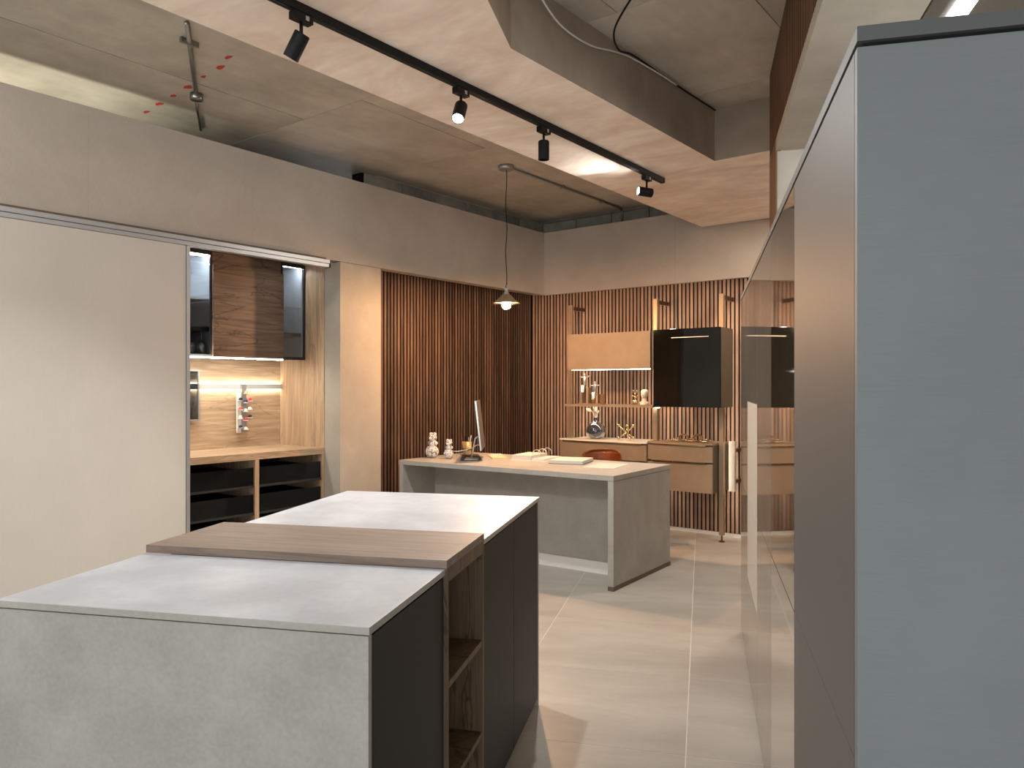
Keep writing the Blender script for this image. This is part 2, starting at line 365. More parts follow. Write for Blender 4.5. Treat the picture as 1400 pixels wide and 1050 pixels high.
# right: slatted fascia, cream soffit, end wall
t4 = struct('trim_4', box(bm_(), .405, .43, -.9, 4.705, 2.721, CEIL), 'felt', 'A')
slat_f = slat_mesh(-.02, 0, -.0135, .0135, 2.721, CEIL, 'walnut_edge', (-1, 0, 0))
t = .4
while t < 4.70:
    piece(slat_f, 'slat', (.405, t, 0), t4); t += SP
struct('wall_right', box(bm_(), .392, 2.6, 4.32, 4.70, 1.925, 2.66), 'cream', 'A')
link('edge_strip', box(bm_(), .384, .3915, 4.3105, 4.705, 1.925, 2.7205), 'walnut_edge', bpy.data.objects['wall_right'])
struct('ceiling_soffit', box(bm_(), .384, .73, -.9, 4.31, 2.66, 2.72), 'cream', 'A')

# ================================================================== ISLAND
# island frame: origin near-right corner, y along its length
IR = math.radians(1.4); ix, iy = A2B(-.645, 1.405)
IW, IL, IH = .905, 1.855, .909
class TI(T):
    def __init__(s, name, label, cat, group=None):
        s.e = bpy.data.objects.new(name, None); C.objects.link(s.e); s.e.location = (ix, iy, 0); s.e.rotation_euler = (0, 0, DA+IR)
        s.loc = Vector((0, 0, 0)); tag(s.e, label, cat, group)
def sides(o, m):  # worktop edges take a darker stone: their shade is set as colour
    o.data.materials.append(M[m])
    for f in o.data.polygons:
        if f.normal.z < .5: f.material_index = 1
n0, n1 = .50, .885                           # open oak shelf unit span
isl = TI('kitchen_island', 'large grey stone-look kitchen island with dark fronts in the middle of the floor', 'island')
b = bm_(); box(b, -IW, 0, 0, n0-.001, IH-.016, IH, .0012); wtp = isl.part('worktop', b, 'stone_top'); sides(wtp, 'stone')
b = bm_(); box(b, -IW, 0, n1+.001, IL, IH-.016, IH, .0012); wtp = isl.part('worktop', b, 'stone_top'); sides(wtp, 'stone')
b = bm_(); box(b, -IW+.003, -.003, .003, .019, 0, IH-.0185, .0008); isl.part('end_panel', b, 'stone')
b = bm_(); box(b, -IW+.003, -.003, IL-.019, IL-.003, 0, IH-.0185, .0008); isl.part('end_panel', b, 'stone')
b = bm_(); box(b, -IW+.02, -.024, .021, n0-.001, .06, IH-.018); box(b, -IW+.02, -.024, n1+.001, IL-.021, .06, IH-.018)
box(b, -IW+.06, -.06, .021, IL-.021, 0, .06); isl.part('carcass', b, 'void')
for a, c in ((.021, n0-.002), (n1+.002, 1.355), (1.359, IL-.021)):
    b = bm_(); box(b, -.024, -.005, a, c, .035, IH-.024, .001); isl.part('front_panel', b, 'anthracite')
for a, c in ((.021, .66), (.664, 1.25), (1.254, IL-.021)):
    b = bm_(); box(b, -IW+.005, -IW+.02, a, c, .035, IH-.024, .001); isl.part('front_panel', b, 'anthracite')
b = bm_(); box(b, -IW-.003, .004, n0, n1, .9096, .932, .001); su = isl.part('shelf_unit', b, 'oak_top', label='raised oak top and open oak shelves')
b = bm_(); box(b, -.3, .004, n0+.001, n0+.017, 0, .9094, .0006); isl.part('side_board', b, 'oak_side', parent=su)
b = bm_(); box(b, -.3, .004, n1-.017, n1-.001, 0, .9094, .0006); isl.part('side_board', b, 'oak_side', parent=su)
b = bm_(); box(b, -.32, -.3, n0+.001, n1-.001, .0, .9094); isl.part('back_board', b, 'oak_side', parent=su)
b = bm_(); box(b, -.02, .004, n0+.0175, n1-.0175, .872, .9094, .0006); isl.part('apron', b, 'oak_side', parent=su)
for z in (.02, .30, .585):
    b = bm_(); box(b, -.299, .002, n0+.0175, n1-.0175, z, z+.018, .0006); isl.part('shelf', b, 'oak_side', parent=su)

# ================================================================== DESK
DR = math.radians(2.4); dx, dy = -2.60, 4.51
dk = T('desk', 'long grey stone-look waterfall desk standing in front of the slatted wall', 'desk', (dx, dy, 0), rot=0)
dk.e.rotation_euler = (0, 0, DR); dk.loc = Vector((0, 0, 0))
DL, DD, DH = 1.99, .95, .785
b = bm_(); box(b, -DL, 0, 0, DD, DH-.036, DH, .001); dk.part('desktop', b, 'stone')
b = bm_(); box(b, -.045, -.002, .002, DD-.002, .03, DH-.038, .001); dk.part('end_panel', b, 'stone')
b = bm_(); box(b, -.044, .001, .0, DD, 0, .029, .0005); dk.part('plinth', b, 'tan_dark')
b = bm_(); box(b, -DL+.002, -DL+.045, .002, DD-.002, 0, DH-.038, .001); dk.part('end_panel', b, 'stone')
b = bm_(); box(b, -DL+.046, -.046, .40, .42, .09, DH-.037); dk.part('modesty_panel', b, 'stone')
b = bm_(); box(b, -DL+.046, -.046, .385, .40, 0, .089, .0008); dk.part('kickboard', b, 'white')
def dsk(x, y): # desk-frame point -> room
    c, s = math.cos(DR), math.sin(DR); return (dx+x*c-y*s, dy+x*s+y*c)

# ================================================================== TALL CABINET RUN (right)
CX = .215
tc_ = [(1.195, 1.94), (1.94, 2.58), (2.58, 3.22), (3.22, 3.89), (3.89, 4.53)]
DEP = .62; TOPZ = 1.878
names = ['tall grey-taupe satin cabinet standing next to the grey end panel', 'glossy taupe tall cabinet adjoining the satin one', 'glossy taupe tall cabinet between pale-front cabinet and first glossy one',
         'tall cabinet with pale matt fronts low in the glossy run', 'glossy taupe tall cabinet at the far end of the run']
seams = {0: [.02, .849, TOPZ], 1: [.02, .849, TOPZ], 2: [.02, .849, TOPZ], 3: [.02, .46, .849, 1.32, TOPZ], 4: [.02, .849, TOPZ]}
for k, (a, c) in enumerate(tc_):
    tb = T('tall_cabinet', names[k], 'cabinet', (CX+.3, (a+c)/2, 0), 'A', group='tall cabinets of the right run')
    b = bm_(); box(b, CX+.022, CX+DEP, a+.001, c-.001, 0, TOPZ); tb.part('carcass', b, 'void')
    zs = seams[k]
    for z0, z1 in zip(zs, zs[1:]):
        b = bm_(); box(b, CX, CX+.02, a+.0015, c-.0015, z0+.0015, z1-.0015, .0008)
        pale = k == 3 and z1 <= 1.33 and z0 >= .45
        tb.part('door', b, 'satin' if k == 0 else ('cab_stone' if pale else ('gloss' if k == 1 else 'semi')), label='pale matt cabinet front' if pale else None)
ep = T('end_panel', 'wide matt grey end panel closing the near end of the tall cabinets', 'panel', (.7, 1.18, 0), 'A')
b = bm_(); box(b, CX, 1.75, 1.175, 1.194, 0, TOPZ-.002, .001); ep.part('board', b, 'endgrey')
tp = T('top_panel', 'thin grey cornice board lying along the top of the tall cabinets', 'panel', (.7, 2.8, TOPZ), 'A')
b = bm_(); box(b, CX-.001, 1.75, 1.170, 1.60, TOPZ+.0045, TOPZ+.026, .001); box(b, CX-.001, CX+DEP, 1.60, 4.53, TOPZ+.0045, TOPZ+.026, .001)
tp.part('board', b, 'cornice')
b = bm_(); box(b, CX+.01, 1.74, 1.18, 1.60, TOPZ, TOPZ+.0045); box(b, CX+.01, CX+DEP-.01, 1.60, 4.52, TOPZ, TOPZ+.0045); tp.part('shadow_gap', b, 'void')
# steel linear luminaire over the aisle behind
ll = T('linear_luminaire', 'bright linear lamp in a steel housing above the grey end panel', 'lamp', (.95, 2.6, 2.70), 'A')
b = bm_(); box(b, .735, 1.25, .8, 4.25, 2.70, 2.80, .004); ll.part('housing', b, 'steel')
b = bm_(); box(b, .745, .80, .8, 4.25, 2.675, 2.70, .002); ll.part('side_rail', b, 'steel')
b = bm_(); box(b, .845, .90, .85, 4.2, 2.688, 2.6995, .003); ll.part('tube', b, 'tube_led')
b = bm_(); box(b, 1.26, 1.3, .8, 4.25, 2.68, 2.80, .002); ll.part('side_rail', b, 'cream')

# ================================================================== LEFT: SLIDING DOOR, RAIL, NICHE
sd = T('sliding_door', 'huge plain pale beige sliding door hanging on the aluminium rail', 'door', (-4.60, 1.2, 0))
b = bm_(); box(b, -4.625, -4.585, -.2, 2.565, .006, 2.2885, .001); sd.part('leaf', b, 'door')
b = bm_(); box(b, -4.63, -4.578, 2.567, 2.59, .006, 2.286, .001); sd.part('edge_profile', b, 'alu', label='slim aluminium edge profile')
rl = T('sliding_rail', 'long aluminium sliding-door rail under the fabric band', 'rail', (-4.6, 1.7, 2.29))
b = bm_(); box(b, -4.640, -4.572, -.3, 3.70, 2.318, 2.345, .001); rl.part('track', b, 'alu')
b = bm_(); box(b, -4.636, -4.580, -.3, 3.70, 2.290, 2.316, .001); rl.part('track_lip', b, 'alu')
b = bm_(); box(b, -4.70, -4.642, -.3, 3.72, 2.33, 2.372); rl.part('bracket_bar', b, 'tan_dark')
b = bm_(); box(b, -4.640, -4.572, 3.701, 3.706, 2.288, 2.346); rl.part('end_cap', b, 'black')

# oak niche lining
XB = -5.514; YN = 3.93; NF = -4.93
nc = T('oak_niche', 'oak-lined alcove with lit back panel beside the sliding door', 'alcove', (-5.2, 3.0, 0))
b = bm_(); box(b, XB-.02, XB, 2.0, YN+.018, .0, 2.42); nc.part('back_panel', b, 'oak_h')
b = bm_(); box(b, XB+.001, NF, YN, YN+.012, .0, 2.42, .0008); nc.part('side_panel', b, 'oak_v')
b = bm_(); box(b, XB+.001, NF, 1.98, 1.999, .0, 2.42, .0008); nc.part('side_panel', b, 'oak_v')
b = bm_(); box(b, XB+.001, -4.86, 2.0, YN-.001, 2.392, 2.42, .0008); nc.part('top_panel', b, 'oak_dark')
# base cabinet with glass-front drawers
bc = T('base_cabinet', 'low oak base cabinet with black glass pull-outs in the alcove', 'cabinet', (-5.2, 3.0, 0))
b = bm_(); box(b, XB+.001, NF, 2.003, YN-.001, .852, .902, .001); bc.part('worktop', b, 'oak_h')
for y in (2.003, 2.70, 3.297, YN-.019):
    w = .036 if y == 3.297 else .018
    b = bm_(); box(b, XB+.02, NF-.002, y, y+w, .08, .851, .0006); bc.part('upright', b, 'oak_v')
b = bm_(); box(b, XB+.001, XB+.018, 2.003, YN-.001, .08, .851); bc.part('back_board', b, 'oak_dark')
b = bm_(); box(b, XB+.02, NF-.02, 2.003, YN-.001, .02, .079); bc.part('bottom_board', b, 'oak_dark')
b = bm_(); box(b, XB+.05, NF-.06, 2.003, YN-.001, 0, .0195); bc.part('plinth', b, 'void')
for (a, c) in ((2.72, 3.295), (3.335, YN-.021)):
    for z in (.645, .445, .245, .09):
        h = .15
        dr = bc.part('drawer', box(bm_(), NF-.022, NF-.016, a+.002, c-.002, z+.018, z+.018+(.13 if z > .1 else .1)), 'smoke')
        b = bm_(); box(b, NF-.026, NF-.008, a+.001, c-.001, z, z+.017, .001); bc.part('edge_bar', b, 'anthracite', parent=dr)
        b = bm_(); box(b, XB+.06, NF-.027, a+.006, a+.016, z, z+.12); box(b, XB+.06, NF-.027, c-.016, c-.006, z, z+.12); box(b, XB+.06, NF-.027, a+.016, c-.016, z, z+.012); box(b, XB+.06, XB+.07, a+.016, c-.016, z, z+.12)
        bc.part('tray', b, 'black', parent=dr)
# wall cabinet
XU = -5.172
wc = T('wall_cabinet', 'lit wall cabinet with dark glass ends and oak sliding door in the alcove', 'cabinet', (-5.35, 3.3, 1.62))
b = bm_(); box(b, XB+.001, XU-.012, 2.55, YN-.012, 1.618, 1.634, .0006); wc.part('bottom_board', b, 'anthracite')
b = bm_(); box(b, XB+.001, XU-.012, 2.55, YN-.012, 2.372, 2.388, .0006); wc.part('top_board', b, 'interior')
b = bm_(); box(b, XB+.001, XB+.01, 2.55, YN-.012, 1.635, 2.3715); wc.part('back_board', b, 'interior')
for y in (2.53, 3.098, 3.69, YN-.025):
    b = bm_(); box(b, XB+.011, XU-.012, y, y+.012, 1.635, 2.3715, .0006); wc.part('upright', b, 'interior')
# glass leaves with frames
for (a, c) in ((2.55, 3.094), (3.695, YN-.004)):
    b = bm_()
    for q in ((a, a+.014, 1.61, 2.385), (c-.014, c, 1.61, 2.385)): box(b, XU-.010, XU+.004, q[0], q[1], q[2], q[3])
    box(b, XU-.010, XU+.004, a+.0142, c-.0142, 1.61, 1.63); box(b, XU-.010, XU+.004, a+.0142, c-.0142, 2.36, 2.385)
    fr = wc.part('door', b, 'anthracite'); b = bm_(); box(b, XU-.004, XU-.001, a+.0145, c-.0145, 1.631, 2.359); wc.part('pane', b, 'glass', parent=fr)
b = bm_(); box(b, XU+.006, XU+.026, 3.092, 3.702, 1.612, 2.288, .001); wc.part('sliding_front', b, 'oak_dark', label='dark oak sliding front')
b = bm_(); box(b, XU-.012, XU+.004, 3.096, 3.690, 2.29, 2.388, .0006); wc.part('top_rail', b, 'oak_dark')
for (a, c) in ((2.56, 3.09), (3.703, YN-.027)):
    b = bm_(); box(b, XB+.012, XU-.03, a, c, 2.03, 2.042, .0006); wc.part('shelf', b, 'glass' if a > 3 else 'alu')
    b = bm_(); box(b, XB+.012, XU-.02, a, c, 1.80, 1.83, .0006); wc.part('shelf', b, 'black')
    b = bm_(); box(b, XB+.0105, XB+.014, a, c, 1.636, 1.799); wc.part('bay_back', b, 'black')
    b = bm_(); box(b, XU-.035, XU-.015, a, c, 2.350 if a < 3 else 2.3625, 2.3715); wc.part('led_strip', b, 'led_cool')
b = bm_(); box(b, XU-.02, XU+.02, 2.56, 3.70, 1.6035, 1.6095); wc.part('led_strip', b, 'led')
# wine glasses hanging upside down in the left bay
def wineglass(x, y, i):
    g = T('wine_glass', ['stemmed wine glass hanging in the wall cabinet, next to the oak front', 'middle hanging wine glass in the wall cabinet', 'hanging wine glass in the wall cabinet beside the sliding door edge'][i], 'glass', (x, y, 1.80), group='hanging wine glasses')
    b = bm_(); lathe(b, [(.031, -.004), (.030, -.008), (.004, -.012)], (x, y, 1.802), 16); g.part('foot', b, 'wineglass', True)
    b = bm_(); tube(b, [(x, y, 1.79), (x, y, 1.735)], .0035, 8); g.part('stem', b, 'wineglass', True)
    b = bm_(); lathe(b, [(.004, 0), (.022, -.012), (.032, -.03), (.034, -.05), (.030, -.085), (.027, -.095)], (x, y, 1.735), 18, False); g.part('bowl', b, 'wineglass', True)
for i, y in enumerate((3.052, 2.965, 2.895)): wineglass(-5.24, y, i)
# lit rail on the back panel
lr = T('light_rail', 'slim aluminium light rail glowing on the oak back panel', 'lamp', (XB, 3.3, 1.39))
b = bm_(); box(b, XB+.014, XB+.024, 2.6, YN-.002, 1.372, 1.414, .001); lr.part('profile', b, 'rail_grey')
b = bm_(); box(b, XB+.001, XB+.013, 2.6, YN-.01, 1.388, 1.398); lr.part('mount', b, 'alu')
b = bm_(); box(b, XB+.004, XB+.0135, 2.6, YN-.01, 1.399, 1.408); lr.part('led_strip', b, 'led')
b = bm_(); box(b, XB+.004, XB+.0135, 2.6, YN-.01, 1.378, 1.387); lr.part('led_strip', b, 'led')
# framed glass panel
fp = T('framed_panel', 'narrow framed glass panel hanging from the rail beside the sliding door', 'panel', (XB+.05, 2.95, 1.13))
b = bm_(); box(b, XB+.03, XB+.045, 2.72, 3.172, 1.13, 1.142); box(b, XB+.03, XB+.045, 2.72, 3.172, 1.51, 1.522); box(b, XB+.03, XB+.045, 3.16, 3.172, 1.1425, 1.5095); box(b, XB+.03, XB+.045, 2.72, 2.732, 1.1425, 1.5095)
fp.part('frame', b, 'alu'); b = bm_(); box(b, XB+.033, XB+.037, 2.7325, 3.1595, 1.1425, 1.5095); fp.part('pane', b, 'dimglass')
# pod rack and pods
pk = T('pod_rack', 'white two-strip pod rack hanging below the light rail', 'rack', (XB+.03, 3.54, 1.0))
px0 = XB+.028
b = bm_(); box(b, px0, px0+.014, 3.495, 3.533, 1.02, 1.345, .001); pk.part('strip', b, 'white')
b = bm_(); box(b, px0, px0+.018, 3.536, 3.578, 1.02, 1.412, .001); pk.part('strip', b, 'alu')
pods = [(3.512, 1.290, 'blackpod'), (3.512, 1.215, 'red'), (3.512, 1.145, 'white'), (3.512, 1.07, 'violet'),
        (3.560, 1.345, 'amber'), (3.560, 1.272, 'violet'), (3.560, 1.20, 'white'), (3.560, 1.128, 'red'), (3.560, 1.055, 'white'),
        (3.604, 1.285, 'red'), (3.604, 1.215, 'white'), (3.604, 1.150, 'blackpod')]
colname = {'blackpod': 'black', 'red': 'red', 'white': 'white', 'violet': 'dark violet', 'amber': 'amber'}
cnt = {}
for i, (y, z, m) in enumerate(pods):
    col = 0 if y < 3.53 else (1 if y < 3.59 else 2)
    cx = px0+.036 if col < 2 else px0+.025
    b = bm_(); lathe(b, [(.019, 0), (.022, .006), (.020, .006), (.017, .002)], (cx, y, z-.012), 14); pk.part('holder', b, 'white', True)
    order = ['top', 'second', 'third', 'fourth', 'lowest']; cnt[col] = cnt.get(col, -1)+1
    b = bm_(); lathe(b, [(.015, 0), (.017, .004), (.013, .020), (.007, .024)], (cx, y, z-.0095), 14)
    one('pod', b, m, '%s pod, %s one on the %s of the pod rack' % (colname[m], order[cnt[col]], ['white strip', 'grey strip', 'outer side holders'][col]), 'pod', 'small pods in the rack', (cx, y, z-.0095), smooth=True)

# ================================================================== BACK WALL UNIT
PY0, PY1 = 6.536, 6.576
for i, (xc, lab) in enumerate([(-4.277, 'champagne upright post nearest the room corner, left of the cabinets'), (-3.318, 'champagne upright post between the tan and the black wall cabinet'), (-2.668, 'full-height champagne post on a screw foot beside the black cabinet')]):
    ps = T('upright_post', lab, 'post', (xc, 6.556, 0), group='shelving posts')
    b = bm_(); box(b, xc-.021, xc+.021, PY0, PY1, .06, 2.225, .002); ps.part('profile', b, 'champagne')
    b = bm_(); box(b, xc-.012, xc+.012, PY1, YW-.021, 2.178, 2.214, .001); ps.part('wall_arm', b, 'bronze')
    b = bm_(); tube(b, [(xc, 6.556, .012), (xc, 6.556, .062)], .008, 10); ps.part('screw', b, 'bronze')
    b = bm_(); lathe(b, [(.028, 0), (.028, .005), (.012, .014)], (xc, 6.556, 0), 16); ps.part('foot', b, 'bronze')
    b = bm_(); box(b, xc-.006, xc+.006, PY1+.0005, PY1+.005, .15, 2.15); ps.part('led_strip', b, 'led_warm')
FY = 6.25; BYU = 6.525
u1 = T('flap_cabinet', 'tan flap-front wall cabinet mounted over the display shelf', 'cabinet', (-3.67, 6.4, 1.56))
b = bm_(); box(b, -4.115, -3.222, FY, FY+.019, 1.556, 1.902, .001); u1.part('flap_door', b, 'tan')
b = bm_(); box(b, -4.11, -3.20, FY+.02, BYU, 1.562, 1.900, .001); u1.part('carcass', b, 'tan_dark')
b = bm_(); box(b, -4.08, -3.24, FY+.02, FY+.045, 1.553, 1.5615); u1.part('led_strip', b, 'led_warm')
u2 = T('glass_cabinet', 'glossy black glass wall cabinet right of the tan one', 'cabinet', (-2.87, 6.4, 1.21))
b = bm_(); box(b, -3.188, -2.557, FY-.004, FY+.015, 1.211, 1.906, .001); u2.part('door', b, 'blackglass')
b = bm_(); box(b, -3.186, -2.555, FY+.0155, BYU, 1.213, 1.904, .001); u2.part('carcass', b, 'tan_dark')
b = bm_(); box(b, -3.01, -2.66, FY-.009, FY-.0045, 1.825, 1.831); u2.part('handle', b, 'alu')
b = bm_(); box(b, -3.04, -2.99, FY+.03, FY+.06, 1.9045, 1.910); u2.part('top_lamp', b, 'tube_led')
sh = T('wall_shelf', 'thin tan display shelf under the flap cabinet', 'shelf', (-3.7, 6.4, 1.2))
b = bm_(); box(b, -4.19, -3.225, 6.30, 6.532, 1.199, 1.221, .001); sh.part('board', b, 'tan')
b = bm_(); box(b, -4.15, -3.26, 6.50, 6.515, 1.1935, 1.1985); sh.part('led_strip', b, 'led_warm')
# lower drawer units
LY = 6.42
def drawers(nm_, lab, x0, x1, zt, topmat, zs, cx0, cx1, z0=.44):
    t = T(nm_, lab, 'drawer unit', ((x0+x1)/2, 6.6, z0), group='wall-hung drawer units')
    b = bm_(); box(b, cx0, cx1, LY+.021, YW-.021, z0, zt-.016, .001); t.part('carcass', b, 'tan_dark')
    b = bm_(); prism(b, [(x0, LY+.002), (x1, LY+.002), (x1, 6.53), (cx1, 6.53), (cx1, YW-.021), (cx0, YW-.021), (cx0, 6.53), (x0, 6.53)], zt-.015, zt); t.part('top_board', b, topmat)
    for za, zb in zs:
        d = t.part('drawer_front', box(bm_(), x0+.003, x1-.002, LY, LY+.019, za, zb-.016, .001), 'tan')
        b = bm_(); box(b, x0+.05, x1-.06, LY-.014, LY+.012, zb-.0145, zb-.002, .001); t.part('handle', b, 'gold', parent=d, label='thin gilt edge handle')
    return t
drawers('drawer_unit', 'wall-hung tan drawer unit with white top and round vase', -4.33, -3.345, .870, 'white', [(.69, .857), (.44, .69)], -4.25, -3.345)
drawers('drawer_unit', 'wall-hung tan drawer unit next to the screw-foot post', -3.338, -2.70, .884, 'tan', [(.715, .87), (.44, .715)], -3.29, -2.70)
hb = T('hanging_board', 'small upright white board standing off the slats behind the screw-foot post', 'board', (-2.6, 6.64, .45))
hb.part('board', box(bm_(), -2.63, -2.575, 6.62, 6.655, .45, .90, .001), 'cab_stone')
for z in (.52, .80): hb.part('bracket', box(bm_(), -2.625, -2.585, 6.656, YW-.0202, z, z+.03, .001), 'bronze')

# decor on shelf: two silver figures sitting on golden bench blocks
def sitter(bm, x, y, z, s=1.0, raise_=0):
    """tiny abstract sitter: z is the seat height"""
    ball(bm, (x, y, z+.115*s), .013*s, 2)
    tube(bm, [(x, y, z+.005), (x, y, z+.05*s), (x, y, z+.09*s), (x, y, z+.105*s)], [.016*s, .013*s, .017*s, .006*s], 8)
    for k in (-1, 1):
        tube(bm, [(x+k*.014*s, y, z+.088*s), (x+k*.035*s, y-.004, z+.078*s+raise_), (x+k*.052*s, y-.012, z+.083*s+raise_*1.5)], [.007*s, .006*s, .004*s], 6)
        tube(bm, [(x+k*.008*s, y, z+.01), (x+k*.011*s, y-.035*s, z+.008), (x+k*.009*s, y-.042*s, z-.05*s), (x+k*.010*s, y-.055*s, z-.055*s)], [.010*s, .009*s, .006*s, .005*s], 6)
ZS = 1.2215
sc1 = T('figure_sculpture', 'bench sculpture with two silver sitting figures at the corner end of the shelf', 'sculpture', (-3.92, 6.38, ZS))
b = bm_(); box(b, -4.05, -3.80, 6.34, 6.44, ZS, ZS+.008, .001); sc1.part('base', b, 'champagne')
b = bm_(); box(b, -4.045, -3.955, 6.37, 6.43, ZS+.158, ZS+.166); box(b, -4.045, -4.030, 6.37, 6.43, ZS+.0085, ZS+.1575); box(b, -3.970, -3.955, 6.37, 6.43, ZS+.0085, ZS+.1575); sc1.part('tall_bench', b, 'champagne')
b = bm_(); box(b, -3.925, -3.805, 6.35, 6.42, ZS+.09, ZS+.098); box(b, -3.925, -3.905, 6.35, 6.42, ZS+.0085, ZS+.0895); box(b, -3.825, -3.805, 6.35, 6.42, ZS+.0085, ZS+.0895); sc1.part('low_bench', b, 'gold')
b = bm_(); sitter(b, -4.0, 6.375, ZS+.172, 1.05, .012); sc1.part('sitting_figure', b, 'silver', True)
b = bm_(); sitter(b, -3.868, 6.355, ZS+.103, .95, .004); sc1.part('sitting_figure', b, 'silver', True)
b = bm_(); x, y = -3.44, 6.37
ball(b, (x, y, ZS+.028), .027, 2, (1, 1, 1)); ball(b, (x, y, ZS+.07), .017, 2); ball(b, (x, y, ZS+.100), .013, 2)
for k in (-1, 1): ball(b, (x+k*.017, y-.003, ZS+.128), .009, 2, (.7, .7, 1.8)); tube(b, [(x+k*.012, y, ZS+.075), (x+k*.03, y-.01, ZS+.09)], [.006, .004], 6)
one('rabbit_figurine', b, 'gold', 'small gilt figurine with upright ears beside the white bust', 'figurine', None, (x, y, ZS), smooth=True)
# white bust
b = bm_(); x, y = -3.345, 6.37
lathe(b, [(.036, 0), (.040, .006), (.038, .02), (.022, .04), (.016, .055), (.017, .064)], (x, y, ZS), 20)
ball(b, (x, y, ZS+.10), .036, 3, (.86, 1, 1.12)); ball(b, (x, y+.008, ZS+.118), .036, 3, (1.05, 1, .85))
ball(b, (x, y-.036, ZS+.092), .008, 2, (.8, 1, 1.3)); ball(b, (x, y-.028, ZS+.074), .012, 2, (1.2, .8, .6))
for k in (-1, 1): ball(b, (x+k*.031, y, ZS+.095), .008, 2, (.5, 1, 1.4)); ball(b, (x+k*.030, y, ZS+.022), .018, 2, (1, .8, .7)); ball(b, (x+k*.012, y-.033, ZS+.106), .006, 1, (1.2, .7, .7))
one('bust', b, 'cream_ceramic', 'small white head-and-shoulders bust on the display shelf', 'bust', None, (x, y, ZS), smooth=True)
# vase with dried leaves
ZC = .8705; x, y = -3.985, 6.56
vs = T('vase', 'round smoked glass vase with pale dried leaves on the white top', 'vase', (x, y, ZC))
b = bm_(); lathe(b, [(.045, 0), (.078, .02), (.098, .06), (.100, .085), (.088, .125), (.055, .155), (.024, .175), (.020, .20), (.025, .212)], (x, y, ZC), 32, False)
lathe(b, [(.001, .001), (.045, .0)], (x, y, ZC), 32, False); vs.part('body', b, 'vaseglass', True)
for (ex, ez, mx, mz, w) in ((-.115, .30, -.045, .275, .020), (.008, .345, 0, .26, .019), (-.035, .37, -.02, .29, .012), (.035, .29, .02, .25, .012)):
    b = bm_(); tube(b, [(x, y, ZC+.02), (x, y, ZC+.20), (x+mx, y, ZC+mz)], [.0022, .0022, .002], 6)
    d = Vector((ex-mx, 0, ez-mz)); ln = d.length; d.normalize(); nn = Vector((-d.z, 0, d.x))
    L = [b.verts.new(Vector((x+mx, y, ZC+mz))+d*ln*t+nn*w*math.sin(PI*t)**.8) for t in (0, .2, .45, .7, .9, 1)]
    R = [b.verts.new(Vector((x+mx, y-.008*math.sin(PI*t)-.001, ZC+mz))+d*ln*t-nn*w*math.sin(PI*t)**.8) for t in (0.01, .2, .45, .7, .9, .99)]
    Cn = [b.verts.new(Vector((x+mx, y-.012*math.sin(PI*t)-.002, ZC+mz))+d*ln*t) for t in (0.005, .2, .45, .7, .9, .995)]
    for q in (L, R):
        for a_ in range(5): b.faces.new((q[a_], q[a_+1], Cn[a_+1], Cn[a_]))
    bmesh.ops.solidify(b, geom=[f for f in b.faces if len(f.verts) == 4 and f.calc_center_median().z > ZC+mz-.001], thickness=.0012)
    vs.part('leaf', b, 'leafdry')
# gold jack
x, y = -3.645, 6.58; b = bm_(); c0 = Vector((x, y, ZC+.075))
for d in ((-.085, -.02, .068), (.080, -.02, .068), (-.075, -.03, -.058), (.06, -.05, -.058), (.03, .07, -.055), (-.03, .06, .062)):
    v = Vector(d); tube(b, [c0, c0+v*.55, c0+v], [.009, .006, .008], 8); ball(b, c0+v, .0165, 2)
one('jack_sculpture', b, 'gold', 'gold toy-jack shaped sculpture on the white drawer top', 'sculpture', None, (x, y, ZC), smooth=True)
# chain links
ZD = .8845
ch = T('chain_sculpture', 'gilded chain of chunky links lying on the tan drawer top', 'sculpture', (-2.96, 6.56, ZD))
for k in range(5):
    cx = -3.11+.07*k; b = bm_(); tilt = (.25, 1.1, .3, 1.2, .25)[k]
    pts = []
    for q in range(17):
        a = 2*PI*q/16; px_ = .046*math.cos(a); py_ = .030*math.sin(a)
        pts.append((cx+px_, 6.56+py_*math.cos(tilt), ZD+.0345*math.sin(tilt)*.9+.009+py_*math.sin(tilt)))
    tube(b, pts, .0085, 8, False); ch.part('link', b, 'bronze' if k % 2 else 'gold', True)

# ================================================================== DESK ITEMS
ZT = DH+.0003
def blobs(name, lab, x, y, s, kind):
    b = bm_()
    ball(b, (x, y, ZT+.055*s), .055*s, 3, (.95, .9, 1)); ball(b, (x-.03*s, y-.012*s, ZT+.055*s), .034*s, 2, (1, 1, 1.5)); ball(b, (x+.03*s, y-.012*s, ZT+.055*s), .034*s, 2, (1, 1, 1.5))
    ball(b, (x, y, ZT+.125*s), .034*s, 3, (1.1, 1, .9)); ball(b, (x-.03*s, y, ZT+.128*s), .02*s, 2, (1.2, 1, 1)); ball(b, (x+.03*s, y, ZT+.128*s), .02*s, 2, (1.2, 1, 1))
    ball(b, (x, y, ZT+.18*s), .037*s, 3, (1, 1, 1.05)); ball(b, (x-.024*s, y, ZT+.208*s), .016*s, 2); ball(b, (x+.024*s, y, ZT+.208*s), .016*s, 2)
    ball(b, (x, y-.033*s, ZT+.172*s), .014*s, 2)
    o = one(name, b, 'speckle', lab, 'figurine', 'speckled figurines', (x, y, ZT), smooth=True)
    r = o.modifiers.new('r', 'REMESH'); r.mode = 'VOXEL'; r.voxel_size = .004*s; r.use_smooth_shade = True
    return o
blobs('figurine', 'taller speckled white figurine on the desk', -4.49, 4.73, .98, 0)
blobs('figurine', 'shorter black-flecked figurine next to the monitor cable', -4.33, 4.76, .74, 1)
